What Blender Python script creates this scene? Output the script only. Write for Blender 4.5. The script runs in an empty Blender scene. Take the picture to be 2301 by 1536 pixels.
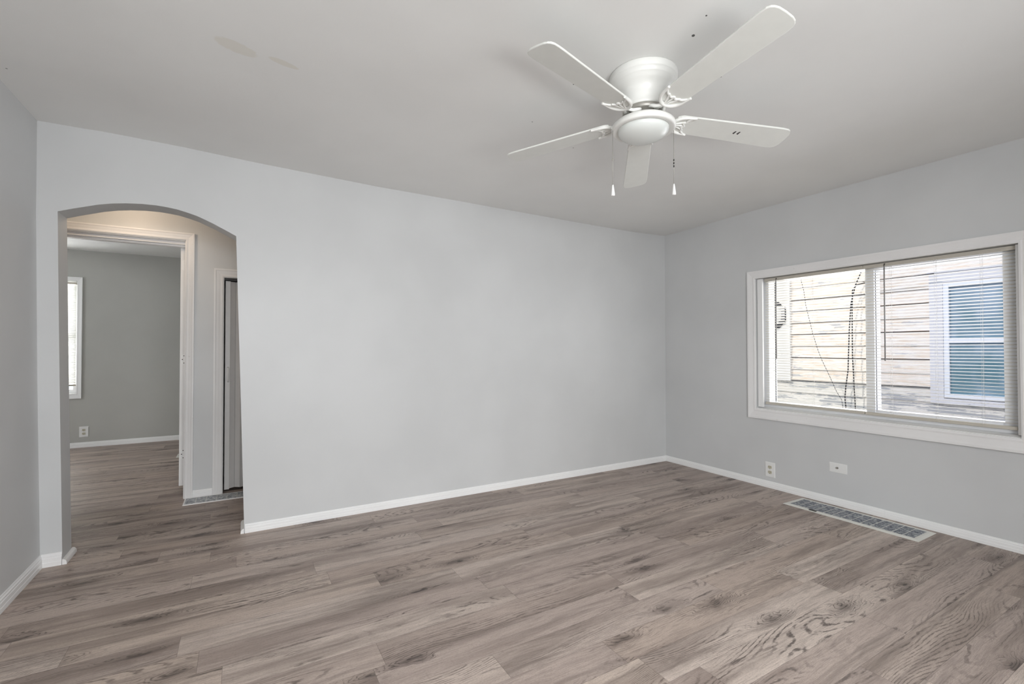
import bpy, bmesh, math, random
from mathutils import Vector, Matrix
random.seed(7)
SC = bpy.context.scene
COL = SC.collection
R_ = math.radians

# ------------------------------------------------------------------ camera
cam_data = bpy.data.cameras.new('camera')
cam_data.sensor_fit = 'HORIZONTAL'
cam_data.sensor_width = 36.0
cam_data.lens = 1055.17 / 2301.0 * 36.0
cam_data.clip_start = 0.02
cam = bpy.data.objects.new('camera', cam_data)
COL.objects.link(cam)
YAW, PITCH, ROLL = 0.5247, 0.0149, -0.0014
_f = Vector((math.sin(YAW) * math.cos(PITCH), math.cos(YAW) * math.cos(PITCH), math.sin(PITCH)))
_r = Vector((math.cos(YAW), -math.sin(YAW), 0))
_u = _r.cross(_f)
_r2 = math.cos(ROLL) * _r + math.sin(ROLL) * _u
_u2 = -math.sin(ROLL) * _r + math.cos(ROLL) * _u
cam.matrix_world = Matrix(((_r2.x, _u2.x, -_f.x, -3.9785), (_r2.y, _u2.y, -_f.y, -3.5634),
                           (_r2.z, _u2.z, -_f.z, 1.2032), (0, 0, 0, 1)))
SC.camera = cam

# ------------------------------------------------------------------ exposure, sky, sun, daylight
SC.view_settings.view_transform = 'Standard'
SC.view_settings.look = 'None'
SC.view_settings.exposure = -0.05
SC.view_settings.gamma = 1.0
SC.view_settings.use_curve_mapping = False

world = bpy.data.worlds.new('sky')
SC.world = world
world.use_nodes = True
wbg = world.node_tree.nodes['Background']
wbg.inputs['Color'].default_value = (0.80, 0.90, 1.0, 1)
wbg.inputs['Strength'].default_value = 1.6


def add_light(name, kind, loc, rot, energy, color, size=None, size_y=None):
    d = bpy.data.lights.new(name, kind)
    d.energy = energy
    d.color = color
    if kind == 'AREA':
        d.shape = 'RECTANGLE'
        d.size, d.size_y = size, size_y
    elif kind == 'POINT' and size:
        d.shadow_soft_size = size
    elif kind == 'SUN' and size:
        d.angle = size
    o = bpy.data.objects.new(name, d)
    o.location, o.rotation_euler = loc, rot
    COL.objects.link(o)
    return o


# sun over the roof, reaching the house next door
add_light('sun', 'SUN', (0, 0, 6), (R_(-20), R_(-40), 0), 2.35, (1.0, 0.95, 0.89), R_(3))
# daylight through the windows of the front wall, behind the camera
add_light('daylight_front', 'AREA', (-4.2, -6.3, 2.00), (R_(84), 0, R_(-10)), 350, (0.975, 0.985, 1.0), 3.4, 1.9)
add_light('daylight_ground', 'AREA', (-3.55, -5.5, 0.25), (R_(122), 0, 0), 140, (1.0, 0.995, 0.98), 3.0, 1.0)
# daylight through the side window and the bedroom window, then an added fill
add_light('daylight_side', 'AREA', (0.42, -1.85, 1.3), (0, R_(90), 0), 26, (0.96, 0.98, 1.0), 1.1, 1.6)
add_light('daylight_bedroom', 'AREA', (-6.15, 4.62, 1.4), (R_(-90), 0, 0), 80, (1.0, 1.0, 0.98), 0.9, 1.4)
add_light('bedroom_fill_left', 'AREA', (-8.15, 2.6, 1.4), (0, R_(-90), 0), 27, (0.98, 0.99, 1.0), 1.3, 1.2)  # unseen lamp added to brighten the bedroom from its left side
# warm ceiling lamp of the hall
add_light('hall_lamp', 'POINT', (-4.72, 0.60, 2.26), (0, 0, 0), 4.6, (1.0, 0.78, 0.57), 0.06)


# ------------------------------------------------------------------ helpers
def lin(r, g, b):
    return tuple(((c / 255) / 12.92 if c / 255 <= 0.04045 else ((c / 255 + 0.055) / 1.055) ** 2.4) for c in (r, g, b)) + (1,)


def new_mat(name):
    m = bpy.data.materials.new(name)
    m.use_nodes = True
    return m, m.node_tree, m.node_tree.nodes['Principled BSDF']


def nd(t, kind, **kw):
    n = t.nodes.new(kind)
    for k, v in kw.items():
        if k == 'inp':
            for i, val in v.items():
                n.inputs[i].default_value = val
        else:
            setattr(n, k, v)
    return n


def mth(t, op, a, b=None, c=None, clamp=False):
    n = t.nodes.new('ShaderNodeMath')
    n.operation = op
    n.use_clamp = clamp
    for i, v in enumerate((a, b, c)):
        if v is None:
            continue
        if isinstance(v, (int, float)):
            n.inputs[i].default_value = v
        else:
            t.links.new(v, n.inputs[i])
    return n.outputs[0]


def mixc(t, fac, a, b, mode='MIX'):
    n = t.nodes.new('ShaderNodeMix')
    n.data_type = 'RGBA'
    n.blend_type = mode
    for idx, v in ((0, fac), (6, a), (7, b)):
        if isinstance(v, (int, float)):
            n.inputs[idx].default_value = v
        elif isinstance(v, tuple):
            n.inputs[idx].default_value = v
        else:
            t.links.new(v, n.inputs[idx])
    return n.outputs[2]


def ramp(t, v, stops):
    n = t.nodes.new('ShaderNodeMapRange')
    n.interpolation_type = 'SMOOTHSTEP'
    n.inputs[1].default_value, n.inputs[2].default_value = stops[0], stops[1]
    n.inputs[3].default_value, n.inputs[4].default_value = (stops[2], stops[3]) if len(stops) > 2 else (0, 1)
    t.links.new(v, n.inputs[0])
    return n.outputs[0]


def noise(t, vec, scale, detail=2, rough=0.5, dims='3D'):
    n = t.nodes.new('ShaderNodeTexNoise')
    n.noise_dimensions = dims
    n.inputs['Scale'].default_value = scale
    n.inputs['Detail'].default_value = detail
    n.inputs['Roughness'].default_value = rough
    if vec is not None:
        t.links.new(vec, n.inputs['Vector'])
    return n.outputs['Fac']


def scaled(t, vec, s):
    n = t.nodes.new('ShaderNodeVectorMath')
    n.operation = 'MULTIPLY'
    t.links.new(vec, n.inputs[0])
    n.inputs[1].default_value = s
    return n.outputs[0]


def objco(t):
    return t.nodes.new('ShaderNodeTexCoord').outputs['Object']


def bump(t, bsdf, h, strength, dist=0.01):
    b = t.nodes.new('ShaderNodeBump')
    b.inputs['Strength'].default_value = strength
    b.inputs['Distance'].default_value = dist
    t.links.new(h, b.inputs['Height'])
    t.links.new(b.outputs[0], bsdf.inputs['Normal'])


# ------------------------------------------------------------------ materials
def paint(name, col, rough=0.45, spec=0.35, mottled=0.03, bumps=0.06, marks=None):
    m, t, b = new_mat(name)
    co = objco(t)
    n1 = noise(t, co, 1.7, 3)
    n2 = noise(t, co, 260, 2)
    fac = ramp(t, n1, (0.3, 0.7))
    dark = tuple(c * (1 - mottled) for c in col[:3]) + (1,)
    lite = tuple(min(1, c * (1 + mottled)) for c in col[:3]) + (1,)
    c = mixc(t, fac, dark, lite)
    if marks:
        c = marks(t, co, c)
    t.links.new(c, b.inputs['Base Color'])
    rr = mth(t, 'MULTIPLY_ADD', noise(t, co, 3.0, 2), 0.10, rough - 0.05)
    t.links.new(rr, b.inputs['Roughness'])
    b.inputs['Specular IOR Level'].default_value = spec
    h = mth(t, 'ADD', mth(t, 'MULTIPLY', n2, 0.25), mth(t, 'MULTIPLY', noise(t, co, 14, 3), 1.0))
    bump(t, b, h, bumps, 0.01)
    return m


def ellipse_mask(t, co, cx, cy, rx, ry, ang, soft=0.5):
    sep = t.nodes.new('ShaderNodeSeparateXYZ')
    t.links.new(co, sep.inputs[0])
    dx = mth(t, 'SUBTRACT', sep.outputs[0], cx)
    dy = mth(t, 'SUBTRACT', sep.outputs[1], cy)
    ca, sa = math.cos(ang), math.sin(ang)
    u = mth(t, 'ADD', mth(t, 'MULTIPLY', dx, ca / rx), mth(t, 'MULTIPLY', dy, sa / rx))
    v = mth(t, 'ADD', mth(t, 'MULTIPLY', dx, -sa / ry), mth(t, 'MULTIPLY', dy, ca / ry))
    d = mth(t, 'ADD', mth(t, 'MULTIPLY', u, u), mth(t, 'MULTIPLY', v, v))
    d = mth(t, 'ADD', d, mth(t, 'MULTIPLY', mth(t, 'SUBTRACT', noise(t, co, 30, 3), 0.5), soft))
    return ramp(t, d, (1.15, 0.75))


def ceiling_marks(t, co, c):
    stain = lin(214, 206, 184)
    a = ellipse_mask(t, co, -4.00, -1.305, 0.085, 0.040, 0.35, 1.0)
    b = ellipse_mask(t, co, -3.82, -1.285, 0.065, 0.020, 0.25, 1.0)
    c = mixc(t, mth(t, 'MULTIPLY', a, 0.28), c, stain)
    c = mixc(t, mth(t, 'MULTIPLY', b, 0.32), c, stain)
    for (x, y, r) in ((-2.418, -2.318, 0.008), (-2.469, -2.418, 0.0045), (-2.072, -2.192, 0.004),
                      (-2.192, -1.241, 0.004), (-2.591, -1.393, 0.004), (-2.619, -1.80, 0.004), (-4.9, -0.6, 0.004)):
        d = ellipse_mask(t, co, x, y, r, r * 0.8, 0.6, 0.4)
        c = mixc(t, mth(t, 'MULTIPLY', d, 0.9), c, (0.03, 0.028, 0.025, 1))
    return c


WALLC = lin(209, 210, 210)
M_wall = paint('wall_paint', WALLC, 0.42, 0.4)
M_ceil = paint('ceiling_paint', lin(236, 236, 234), 0.6, 0.25, 0.02, 0.10, ceiling_marks)
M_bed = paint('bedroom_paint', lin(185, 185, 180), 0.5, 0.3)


def scuffed(t, co, c):
    s = mth(t, 'MULTIPLY', ramp(t, noise(t, co, 38, 4, 0.7), (0.66, 0.78)), 0.35)
    return mixc(t, s, c, lin(150, 140, 125))


M_trim = paint('white_trim_paint', lin(243, 243, 242), 0.35, 0.45, 0.02, 0.03)
M_trim_old = paint('chipped_trim_paint', lin(238, 237, 236), 0.4, 0.4, 0.03, 0.06, scuffed)


def simple(name, col, rough=0.5, metal=0.0, spec=0.5, var=0.04, scale=20):
    m, t, b = new_mat(name)
    n = noise(t, objco(t), scale, 3)
    c = mixc(t, n, tuple(x * (1 - var) for x in col[:3]) + (1,), tuple(min(1, x * (1 + var)) for x in col[:3]) + (1,))
    t.links.new(c, b.inputs['Base Color'])
    b.inputs['Roughness'].default_value = rough
    b.inputs['Metallic'].default_value = metal
    b.inputs['Specular IOR Level'].default_value = spec
    return m


M_fan = simple('fan_white_enamel', lin(236, 236, 232), 0.28)
M_blade = simple('fan_blade_white', lin(226, 227, 222), 0.38)
M_dark = simple('dark_metal', lin(40, 38, 36), 0.5)
M_steel = simple('chain_steel', lin(168, 165, 158), 0.4, 0.5)
M_plastic = simple('white_plastic', lin(238, 238, 236), 0.35)
M_socket = simple('ivory_socket', lin(205, 200, 180), 0.4)
M_vinyl = simple('window_vinyl', lin(232, 233, 235), 0.35)
M_gasket = simple('dark_gasket', lin(30, 32, 40), 0.6)
M_slat = simple('blind_slat', lin(226, 222, 213), 0.35)
M_rail = simple('blind_rail', lin(200, 194, 182), 0.4)
M_cord = simple('blind_cord', lin(235, 235, 232), 0.6)
M_wand = simple('blind_wand', lin(150, 148, 146), 0.25)
M_cable = simple('black_cable', lin(28, 26, 30), 0.5)
M_fold = simple('folding_door_vinyl', lin(222, 220, 218), 0.4)
M_fold_fin = simple('folding_door_hinge_strip', lin(190, 188, 186), 0.45)
M_void = simple('dark_gap', lin(25, 22, 20), 0.9)
M_ground = simple('bare_ground', lin(120, 110, 95), 0.9, 0, 0.2, 0.3, 3)

M_slat_glow, t, b = new_mat('translucent_slat')
sc_ = mixc(t, noise(t, objco(t), 20), lin(236, 236, 233), lin(242, 242, 239))
t.links.new(sc_, b.inputs['Base Color'])
b.inputs['Roughness'].default_value = 0.4
tl = nd(t, 'ShaderNodeBsdfTranslucent')
t.links.new(sc_, tl.inputs[0])
mxs = nd(t, 'ShaderNodeMixShader')
mxs.inputs[0].default_value = 0.35
t.links.new(b.outputs[0], mxs.inputs[1])
t.links.new(tl.outputs[0], mxs.inputs[2])
t.links.new(mxs.outputs[0], t.nodes['Material Output'].inputs[0])

# frosted lamp bowl
M_globe, t, b = new_mat('frosted_glass')
c = mixc(t, noise(t, objco(t), 6), lin(222, 226, 222), lin(232, 235, 232))
t.links.new(c, b.inputs['Base Color'])
b.inputs['Roughness'].default_value = 0.25
b.inputs['Subsurface Weight'].default_value = 0.25
b.inputs['Subsurface Radius'].default_value = (0.03, 0.03, 0.03)


def glass(name, tint, refl=0.10):
    m, t, b = new_mat(name)
    tr = nd(t, 'ShaderNodeBsdfTransparent')
    tr.inputs[0].default_value = tint
    gl = nd(t, 'ShaderNodeBsdfGlossy')
    gl.inputs['Roughness'].default_value = 0.02
    mx = nd(t, 'ShaderNodeMixShader')
    lw = nd(t, 'ShaderNodeLayerWeight')
    lw.inputs[0].default_value = 0.25
    fac = mth(t, 'MULTIPLY', lw.outputs['Fresnel'], refl * 4, clamp=True)
    smudge = mth(t, 'MULTIPLY', noise(t, objco(t), 4), 0.02)
    t.links.new(mth(t, 'ADD', fac, smudge), mx.inputs[0])
    t.links.new(tr.outputs[0], mx.inputs[1])
    t.links.new(gl.outputs[0], mx.inputs[2])
    t.links.new(mx.outputs[0], t.nodes['Material Output'].inputs[0])
    return m


M_glass_a = glass('window_glass_clear', (0.97, 0.97, 0.97, 1), 0.05)
M_glass_b = glass('window_glass_cool', (0.86, 0.865, 0.90, 1), 0.05)

# old neighbour siding: pale paint flaking off warm wood
def siding_mat(name, base, tone, bare, cov):
    m, t, b = new_mat(name)
    co = objco(t)
    st = scaled(t, co, (1, 1.2, 7))
    n1 = noise(t, st, 2.2, 5, 0.65)
    n2 = noise(t, scaled(t, co, (1, 2.0, 26)), 3.0, 4, 0.6)
    c = mixc(t, ramp(t, n2, (0.35, 0.7)), base, tone)
    flake = mth(t, 'MULTIPLY', ramp(t, n1, (cov, cov + 0.05)), 0.75)
    c = mixc(t, flake, c, bare)
    sp = ramp(t, noise(t, co, 60, 2), (0.74, 0.80))
    c = mixc(t, mth(t, 'MULTIPLY', sp, 0.7), c, lin(96, 72, 56))
    t.links.new(c, b.inputs['Base Color'])
    b.inputs['Roughness'].default_value = 0.8
    bump(t, b, n1, 0.3, 0.004)
    return m


M_siding = siding_mat('flaking_siding', lin(248, 242, 235), lin(234, 214, 192), lin(176, 178, 184), 0.60)
M_siding_low = siding_mat('greyer_flaking_siding', lin(238, 232, 224), lin(215, 212, 205), lin(150, 154, 160), 0.50)  # greyer tone and more flaking for the lowest boards
M_ncasing = siding_mat('flaking_casing', lin(228, 227, 230), lin(220, 219, 223), lin(165, 166, 172), 0.64)
M_panel = siding_mat('white_panel_paint', lin(244, 242, 240), lin(238, 234, 228), lin(205, 200, 195), 0.66)
M_nvinyl = simple('neighbour_window_white', lin(240, 244, 250), 0.4)
M_nglass, t, b = new_mat('neighbour_window_glass')
co = objco(t)
c = mixc(t, ramp(t, noise(t, scaled(t, co, (1, 2.4, 1.3)), 1.4, 3), (0.35, 0.65)), lin(96, 134, 148), lin(150, 172, 190))
t.links.new(c, b.inputs['Base Color'])
b.inputs['Roughness'].default_value = 0.08
M_seam = simple('siding_shadow_gap', lin(70, 52, 42), 0.9)

# register: white enamel worn to dark dirty metal in the middle
def register_mat(name, worn):
    m, t, b = new_mat(name)
    co = objco(t)
    n = noise(t, co, 55, 5, 0.75)
    n2 = noise(t, co, 240, 2)
    f = ramp(t, mth(t, 'ADD', mth(t, 'MULTIPLY', n, 0.7), mth(t, 'MULTIPLY', n2, 0.3)), worn)
    c = mixc(t, f, lin(74, 80, 96), lin(205, 208, 208))
    t.links.new(c, b.inputs['Base Color'])
    b.inputs['Roughness'].default_value = 0.45
    return m


M_reg_face = register_mat('worn_register_louvres', (0.42, 0.66))
M_reg_hall = register_mat('worn_register_hall', (0.36, 0.60))
M_reg_rim = paint('register_rim_enamel', lin(222, 221, 214), 0.35, 0.5, 0.02, 0.02)

# vinyl plank floor
M_floor, t, b = new_mat('vinyl_oak_planks')
uv = nd(t, 'ShaderNodeUVMap', uv_map='grain').outputs[0]
uve = nd(t, 'ShaderNodeUVMap', uv_map='edge').outputs[0]
att = nd(t, 'ShaderNodeVertexColor', layer_name='plank').outputs[0]
sepa = nd(t, 'ShaderNodeSeparateColor')
t.links.new(att, sepa.inputs[0])
tone, tone2, bold = sepa.outputs[0], sepa.outputs[1], sepa.outputs[2]
# knots: sparse cells
kv = nd(t, 'ShaderNodeTexVoronoi', voronoi_dimensions='2D')
kw = nd(t, 'ShaderNodeVectorMath', operation='MULTIPLY_ADD')
kn = nd(t, 'ShaderNodeTexNoise', noise_dimensions='2D')
kn.inputs['Scale'].default_value = 1.0
t.links.new(scaled(t, uv, (9, 22, 1)), kn.inputs['Vector'])
t.links.new(kn.outputs['Color'], kw.inputs[0])
kw.inputs[1].default_value = (0.22, 0.30, 0)
t.links.new(scaled(t, uv, (1.9, 6.4, 1)), kw.inputs[2])
t.links.new(kw.outputs[0], kv.inputs['Vector'])
kv.inputs['Scale'].default_value = 1.0
kd = kv.outputs['Distance']
kr = nd(t, 'ShaderNodeSeparateColor')
t.links.new(kv.outputs['Color'], kr.inputs[0])
kon = mth(t, 'GREATER_THAN', kr.outputs[0], 0.72)
khalo = mth(t, 'MULTIPLY', ramp(t, kd, (0.46, 0.02)), kon)
kin = mth(t, 'ADD', kd, mth(t, 'MULTIPLY', mth(t, 'SUBTRACT', noise(t, scaled(t, uv, (40, 60, 1)), 1, 3), 0.5), 0.10))
kcore = mth(t, 'MULTIPLY', ramp(t, kin, (0.125, 0.045)), kon)
# gentle waviness carried by every grain line
wv = nd(t, 'ShaderNodeCombineXYZ')
wn = mth(t, 'MULTIPLY', mth(t, 'SUBTRACT', noise(t, scaled(t, uv, (2.2, 7, 1)), 1.0, 2), 0.5), 0.055)
t.links.new(mth(t, 'ADD', wn, mth(t, 'MULTIPLY', khalo, 0.02)), wv.inputs[1])
va = nd(t, 'ShaderNodeVectorMath', operation='ADD')
t.links.new(uv, va.inputs[0])
t.links.new(wv.outputs[0], va.inputs[1])
uw = va.outputs[0]
# growth ring field
suv = nd(t, 'ShaderNodeSeparateXYZ')
t.links.new(uv, suv.inputs[0])
F = mth(t, 'MULTIPLY_ADD', suv.outputs[1], 2.2, mth(t, 'MULTIPLY', noise(t, scaled(t, uv, (1.05, 5.0, 1)), 1.0, 1.2, 0.40), 1.15))
wig = mth(t, 'MULTIPLY', mth(t, 'SUBTRACT', noise(t, scaled(t, uv, (22, 60, 1)), 1.0, 3, 0.6), 0.5), 0.030)
F2 = mth(t, 'ADD', mth(t, 'ADD', F, mth(t, 'MULTIPLY', khalo, 0.24)), wig)
ring = mth(t, 'SINE', mth(t, 'MULTIPLY', F2, 165.0))
ringl = ramp(t, ring, (0.30, 0.98))
patch = ramp(t, noise(t, scaled(t, uv, (1.3, 5.2, 1)), 1.0, 1.5), (0.46, 0.60))
patch = mth(t, 'MAXIMUM', patch, mth(t, 'MULTIPLY', khalo, 1.5, clamp=True))
gate = ramp(t, noise(t, scaled(t, uv, (20, 50, 1)), 1.0, 2), (0.30, 0.58))
cath = mth(t, 'MULTIPLY', mth(t, 'MULTIPLY', ringl, patch), gate)
# long streaks and fine fibres
streak = ramp(t, noise(t, scaled(t, uw, (0.9, 20, 1)), 1.0, 5, 0.62), (0.48, 0.70))
broad = noise(t, scaled(t, uw, (0.8, 7, 1)), 1.0, 3)
fib = noise(t, scaled(t, uw, (14, 420, 1)), 1.0, 2, 0.6)
fib2 = noise(t, scaled(t, uw, (7, 120, 1)), 1.0, 3, 0.65)
fleck = noise(t, scaled(t, uv, (110, 330, 1)), 1.0, 2, 0.6)
crack = ramp(t, noise(t, scaled(t, uw, (1.2, 15, 1)), 1.0, 6, 0.66), (0.63, 0.70))
cA, cB = lin(184, 168, 159), lin(211, 196, 185)
dk = lin(96, 85, 79)
base = mixc(t, tone, cA, cB)
base = mixc(t, mth(t, 'MULTIPLY', tone2, 0.32), base, lin(194, 174, 156))
base = mixc(t, mth(t, 'MULTIPLY', ramp(t, broad, (0.44, 0.66)), 0.60), base, lin(130, 115, 107))
base = mixc(t, mth(t, 'MULTIPLY', streak, 0.55), base, dk)
base = mixc(t, mth(t, 'MULTIPLY', ramp(t, fib2, (0.46, 0.70)), 0.28), base, lin(104, 93, 87))
base = mixc(t, mth(t, 'MULTIPLY', ramp(t, fib, (0.42, 0.70)), 0.36), base, lin(112, 100, 93))
base = mixc(t, mth(t, 'MULTIPLY', ramp(t, fleck, (0.46, 0.70)), 0.30), base, lin(108, 97, 90))
base = mixc(t, mth(t, 'MULTIPLY', cath, mth(t, 'MULTIPLY_ADD', bold, 0.25, 0.62)), base, lin(70, 60, 56))
base = mixc(t, mth(t, 'MULTIPLY', crack, 0.85), base, lin(62, 53, 49))
base = mixc(t, mth(t, 'MULTIPLY', mth(t, 'MULTIPLY', khalo, khalo), 0.55), base, lin(86, 74, 69))
base = mixc(t, mth(t, 'MULTIPLY', kcore, mth(t, 'MULTIPLY_ADD', ringl, 0.35, 0.35)), base, lin(50, 42, 38))
# seams between planks
se = nd(t, 'ShaderNodeSeparateXYZ')
t.links.new(uve, se.inputs[0])
s1 = mth(t, 'LESS_THAN', se.outputs[0], 0.0013)
s2 = mth(t, 'LESS_THAN', se.outputs[1], 0.0013)
seam = mth(t, 'MAXIMUM', s1, s2)
base = mixc(t, mth(t, 'MULTIPLY', seam, 0.6), base, lin(62, 54, 50))
t.links.new(base, b.inputs['Base Color'])
rg = mth(t, 'MULTIPLY_ADD', fib, 0.14, 0.40)
t.links.new(rg, b.inputs['Roughness'])
b.inputs['Specular IOR Level'].default_value = 0.38
hh = mth(t, 'SUBTRACT', mth(t, 'MULTIPLY', fib, 0.5), mth(t, 'ADD', mth(t, 'MULTIPLY', cath, 0.5), seam))
bump(t, b, hh, 0.12, 0.002)


# ------------------------------------------------------------------ mesh building
class MB:
    def __init__(self):
        self.bm = bmesh.new()

    def box(self, x0, x1, y0, y1, z0, z1, bev=0.0, mi=0):
        g = bmesh.ops.create_cube(self.bm, size=1)
        for v in g['verts']:
            v.co = Vector((x0 + (v.co.x + 0.5) * (x1 - x0), y0 + (v.co.y + 0.5) * (y1 - y0), z0 + (v.co.z + 0.5) * (z1 - z0)))
        fs = set(f for v in g['verts'] for f in v.link_faces)
        for f in fs:
            f.material_index = mi
        if bev:
            es = list(set(e for v in g['verts'] for e in v.link_edges))
            bmesh.ops.bevel(self.bm, geom=es, offset=bev, segments=2, profile=0.5, affect='EDGES')
        return self

    def prism(self, pts, axis, a, b, mi=0):
        """2-D outline extruded along axis from a to b; the outline fills the two other axes in order."""
        def mk(p, h):
            c = [p[0], p[1]]
            c.insert(axis, h)
            return self.bm.verts.new(c)
        A = [mk(p, a) for p in pts]
        B = [mk(p, b) for p in pts]
        n = len(pts)
        fs = [self.bm.faces.new(A), self.bm.faces.new(list(reversed(B)))]
        for i in range(n):
            fs.append(self.bm.faces.new((A[i], B[i], B[(i + 1) % n], A[(i + 1) % n])))
        for f in fs:
            f.material_index = mi
        return self

    def lathe(self, prof, seg=48, c=(0, 0, 0), mi=0, caps=True):
        rings = []
        for r, z in prof:
            if r < 1e-6:
                rings.append([self.bm.verts.new((c[0], c[1], c[2] + z))])
            else:
                rings.append([self.bm.verts.new((c[0] + r * math.cos(2 * math.pi * k / seg), c[1] + r * math.sin(2 * math.pi * k / seg), c[2] + z)) for k in range(seg)])
        for i in range(len(rings) - 1):
            A, B = rings[i], rings[i + 1]
            for k in range(seg):
                k2 = (k + 1) % seg
                if len(A) == 1 and len(B) == 1:
                    continue
                if len(A) == 1:
                    f = self.bm.faces.new((A[0], B[k], B[k2]))
                elif len(B) == 1:
                    f = self.bm.faces.new((A[k], B[0], A[k2]))
                else:
                    f = self.bm.faces.new((A[k], B[k], B[k2], A[k2]))
                f.material_index = mi
                f.smooth = True
        return self

    def tube(self, pts, rad, seg=8, mi=0):
        pts = [Vector(p) for p in pts]
        n = len(pts)
        rads = rad if isinstance(rad, (list, tuple)) else [rad] * n
        rings = []
        up = None
        for i, p in enumerate(pts):
            d = (pts[min(i + 1, n - 1)] - pts[max(i - 1, 0)]).normalized()
            if up is None:
                up = Vector((0, 0, 1)) if abs(d.z) < 0.9 else Vector((1, 0, 0))
            s = d.cross(up)
            s.normalize()
            up = s.cross(d).normalized()
            rings.append([self.bm.verts.new(p + rads[i] * (math.cos(2 * math.pi * k / seg) * s + math.sin(2 * math.pi * k / seg) * up)) for k in range(seg)])
        for i in range(n - 1):
            for k in range(seg):
                f = self.bm.faces.new((rings[i][k], rings[i][(k + 1) % seg], rings[i + 1][(k + 1) % seg], rings[i + 1][k]))
                f.smooth = True
                f.material_index = mi
        for rg_ in (list(reversed(rings[0])), rings[-1]):
            self.bm.faces.new(rg_).material_index = mi
        return self

    def sweep_rect(self, u0, u1, v0, v1, prof, axis, base, sgn, sides='LTRB', bottom_scale=1.0, mi=0):
        """moulding swept round a rectangle with mitred corners. prof = (offset outward, height off the wall)."""
        def pos(u, v, h):
            c = [u, v]
            c.insert(axis, base + sgn * h)
            return c
        rings = []
        for o, h in prof:
            ob = o * bottom_scale
            rings.append([self.bm.verts.new(pos(*q, h)) for q in ((u0 - o, v0 - ob if 'B' in sides else v0), (u0 - o, v1 + o), (u1 + o, v1 + o), (u1 + o, v0 - ob if 'B' in sides else v0))])
        segs = [(0, 1), (1, 2), (2, 3)] + ([(3, 0)] if 'B' in sides else [])
        n = len(prof)
        for i in range(n):
            for a, c in segs:
                A, B = rings[i], rings[(i + 1) % n]
                self.bm.faces.new((A[a], A[c], B[c], B[a])).material_index = mi
        if 'B' not in sides:
            self.bm.faces.new([rings[i][0] for i in range(n)])
            self.bm.faces.new([rings[i][3] for i in range(n)])
        return self

    def build(self, name, mats, parent=None, smooth_angle=None, loc=None):
        bmesh.ops.recalc_face_normals(self.bm, faces=self.bm.faces)
        me = bpy.data.meshes.new(name)
        self.bm.to_mesh(me)
        self.bm.free()
        for m in (mats if isinstance(mats, (list, tuple)) else [mats]):
            me.materials.append(m)
        o = bpy.data.objects.new(name, me)
        COL.objects.link(o)
        if parent:
            o.parent = parent
        if loc:
            o.location = loc
        return o


def tag(o, label, cat=None, group=None, kind=None):
    o['label'] = label
    if cat:
        o['category'] = cat
    if group:
        o['group'] = group
    if kind:
        o['kind'] = kind
    return o


def struct(o, label, cat):
    return tag(o, label, cat, None, 'structure')


def empty(name, loc, rz=0.0):
    o = bpy.data.objects.new(name, None)
    o.empty_display_size = 0.1
    o.location = loc
    o.rotation_euler = (0, 0, rz)
    COL.objects.link(o)
    return o


# ------------------------------------------------------------------ floor
def build_floor():
    W = 0.152
    y_anchor = -2.06
    bm = bmesh.new()
    uvg = bm.loops.layers.uv.new('grain')
    uve_ = bm.loops.layers.uv.new('edge')
    colr = bm.loops.layers.color.new('plank')
    known = {-0.16: -4.38, -0.62: -2.97, -0.77: -3.617, -1.07: -3.35, -1.22: -4.187, -1.37: -2.893, -1.53: -4.03,
             -1.83: -2.318, -1.98: -3.113, -2.13: -2.684, -2.29: -1.41, -2.44: -1.245, -2.59: -1.54, -1.68: -1.05}
    rows = range(-20, 42)
    for k in rows:
        y0 = y_anchor + k * W
        y1 = y0 + W
        if y0 > 4.12 or y1 < -4.75:
            continue
        yc = (y0 + y1) / 2
        x0 = None
        for ky, kx in known.items():
            if abs(ky - yc) < W / 2:
                x0 = kx
        L = 1.22
        if x0 is None:
            x0 = random.uniform(0, L)
        x = x0 - math.ceil((x0 + 8.2) / L) * L
        while x < 0.0:
            xa, xb = max(x, -8.2), min(x + L, 0.0)
            if xb > xa:
                vs = [bm.verts.new((px, py, 0)) for px, py in ((xa, y0), (xb, y0), (xb, y1), (xa, y1))]
                f = bm.faces.new(vs)
                ru, rv = random.uniform(0, 80), random.uniform(0, 80)
                c = (random.random(), random.random(), random.random(), 1)
                fl = -1 if random.random() < 0.5 else 1
                for lp in f.loops:
                    lp[uvg].uv = (fl * (lp.vert.co.x - x) + ru, (lp.vert.co.y - y0) + rv)
                    lp[uve_].uv = (lp.vert.co.x - x, lp.vert.co.y - y0)
                    lp[colr] = c
            x += L
    me = bpy.data.meshes.new('floor')
    bm.normal_update()
    bm.to_mesh(me)
    bm.free()
    me.materials.append(M_floor)
    o = bpy.data.objects.new('floor', me)
    COL.objects.link(o)
    struct(o, 'grey brown wood-look plank floor running through room, hall and bedroom', 'floor')


build_floor()

# ------------------------------------------------------------------ ceiling (old plaster, a little out of level)
CT = [(-9, 2.475), (-4.96, 2.475), (-4.82, 2.476), (-4.665, 2.479), (-4.276, 2.47), (-3.934, 2.454), (-3.55, 2.443), (-3.083, 2.43),
      (-2.544, 2.427), (-1.916, 2.421), (-1.177, 2.414), (-0.482, 2.412), (0, 2.426), (0.5, 2.43)]


def ceil_z(x, y):
    for (xa, za), (xb, zb) in zip(CT, CT[1:]):
        if xa <= x <= xb:
            zt = za + (zb - za) * (x - xa) / (xb - xa)
            break
    zl = 2.47 + (2.44 - 2.47) * (x + 4.96) / 4.96 if y < 0 else 2.43
    zl = min(2.475, zl)
    s = min(1, abs(y) / 1.2)
    s = s * s * (3 - 2 * s)
    return zt + (zl - zt) * s


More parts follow.
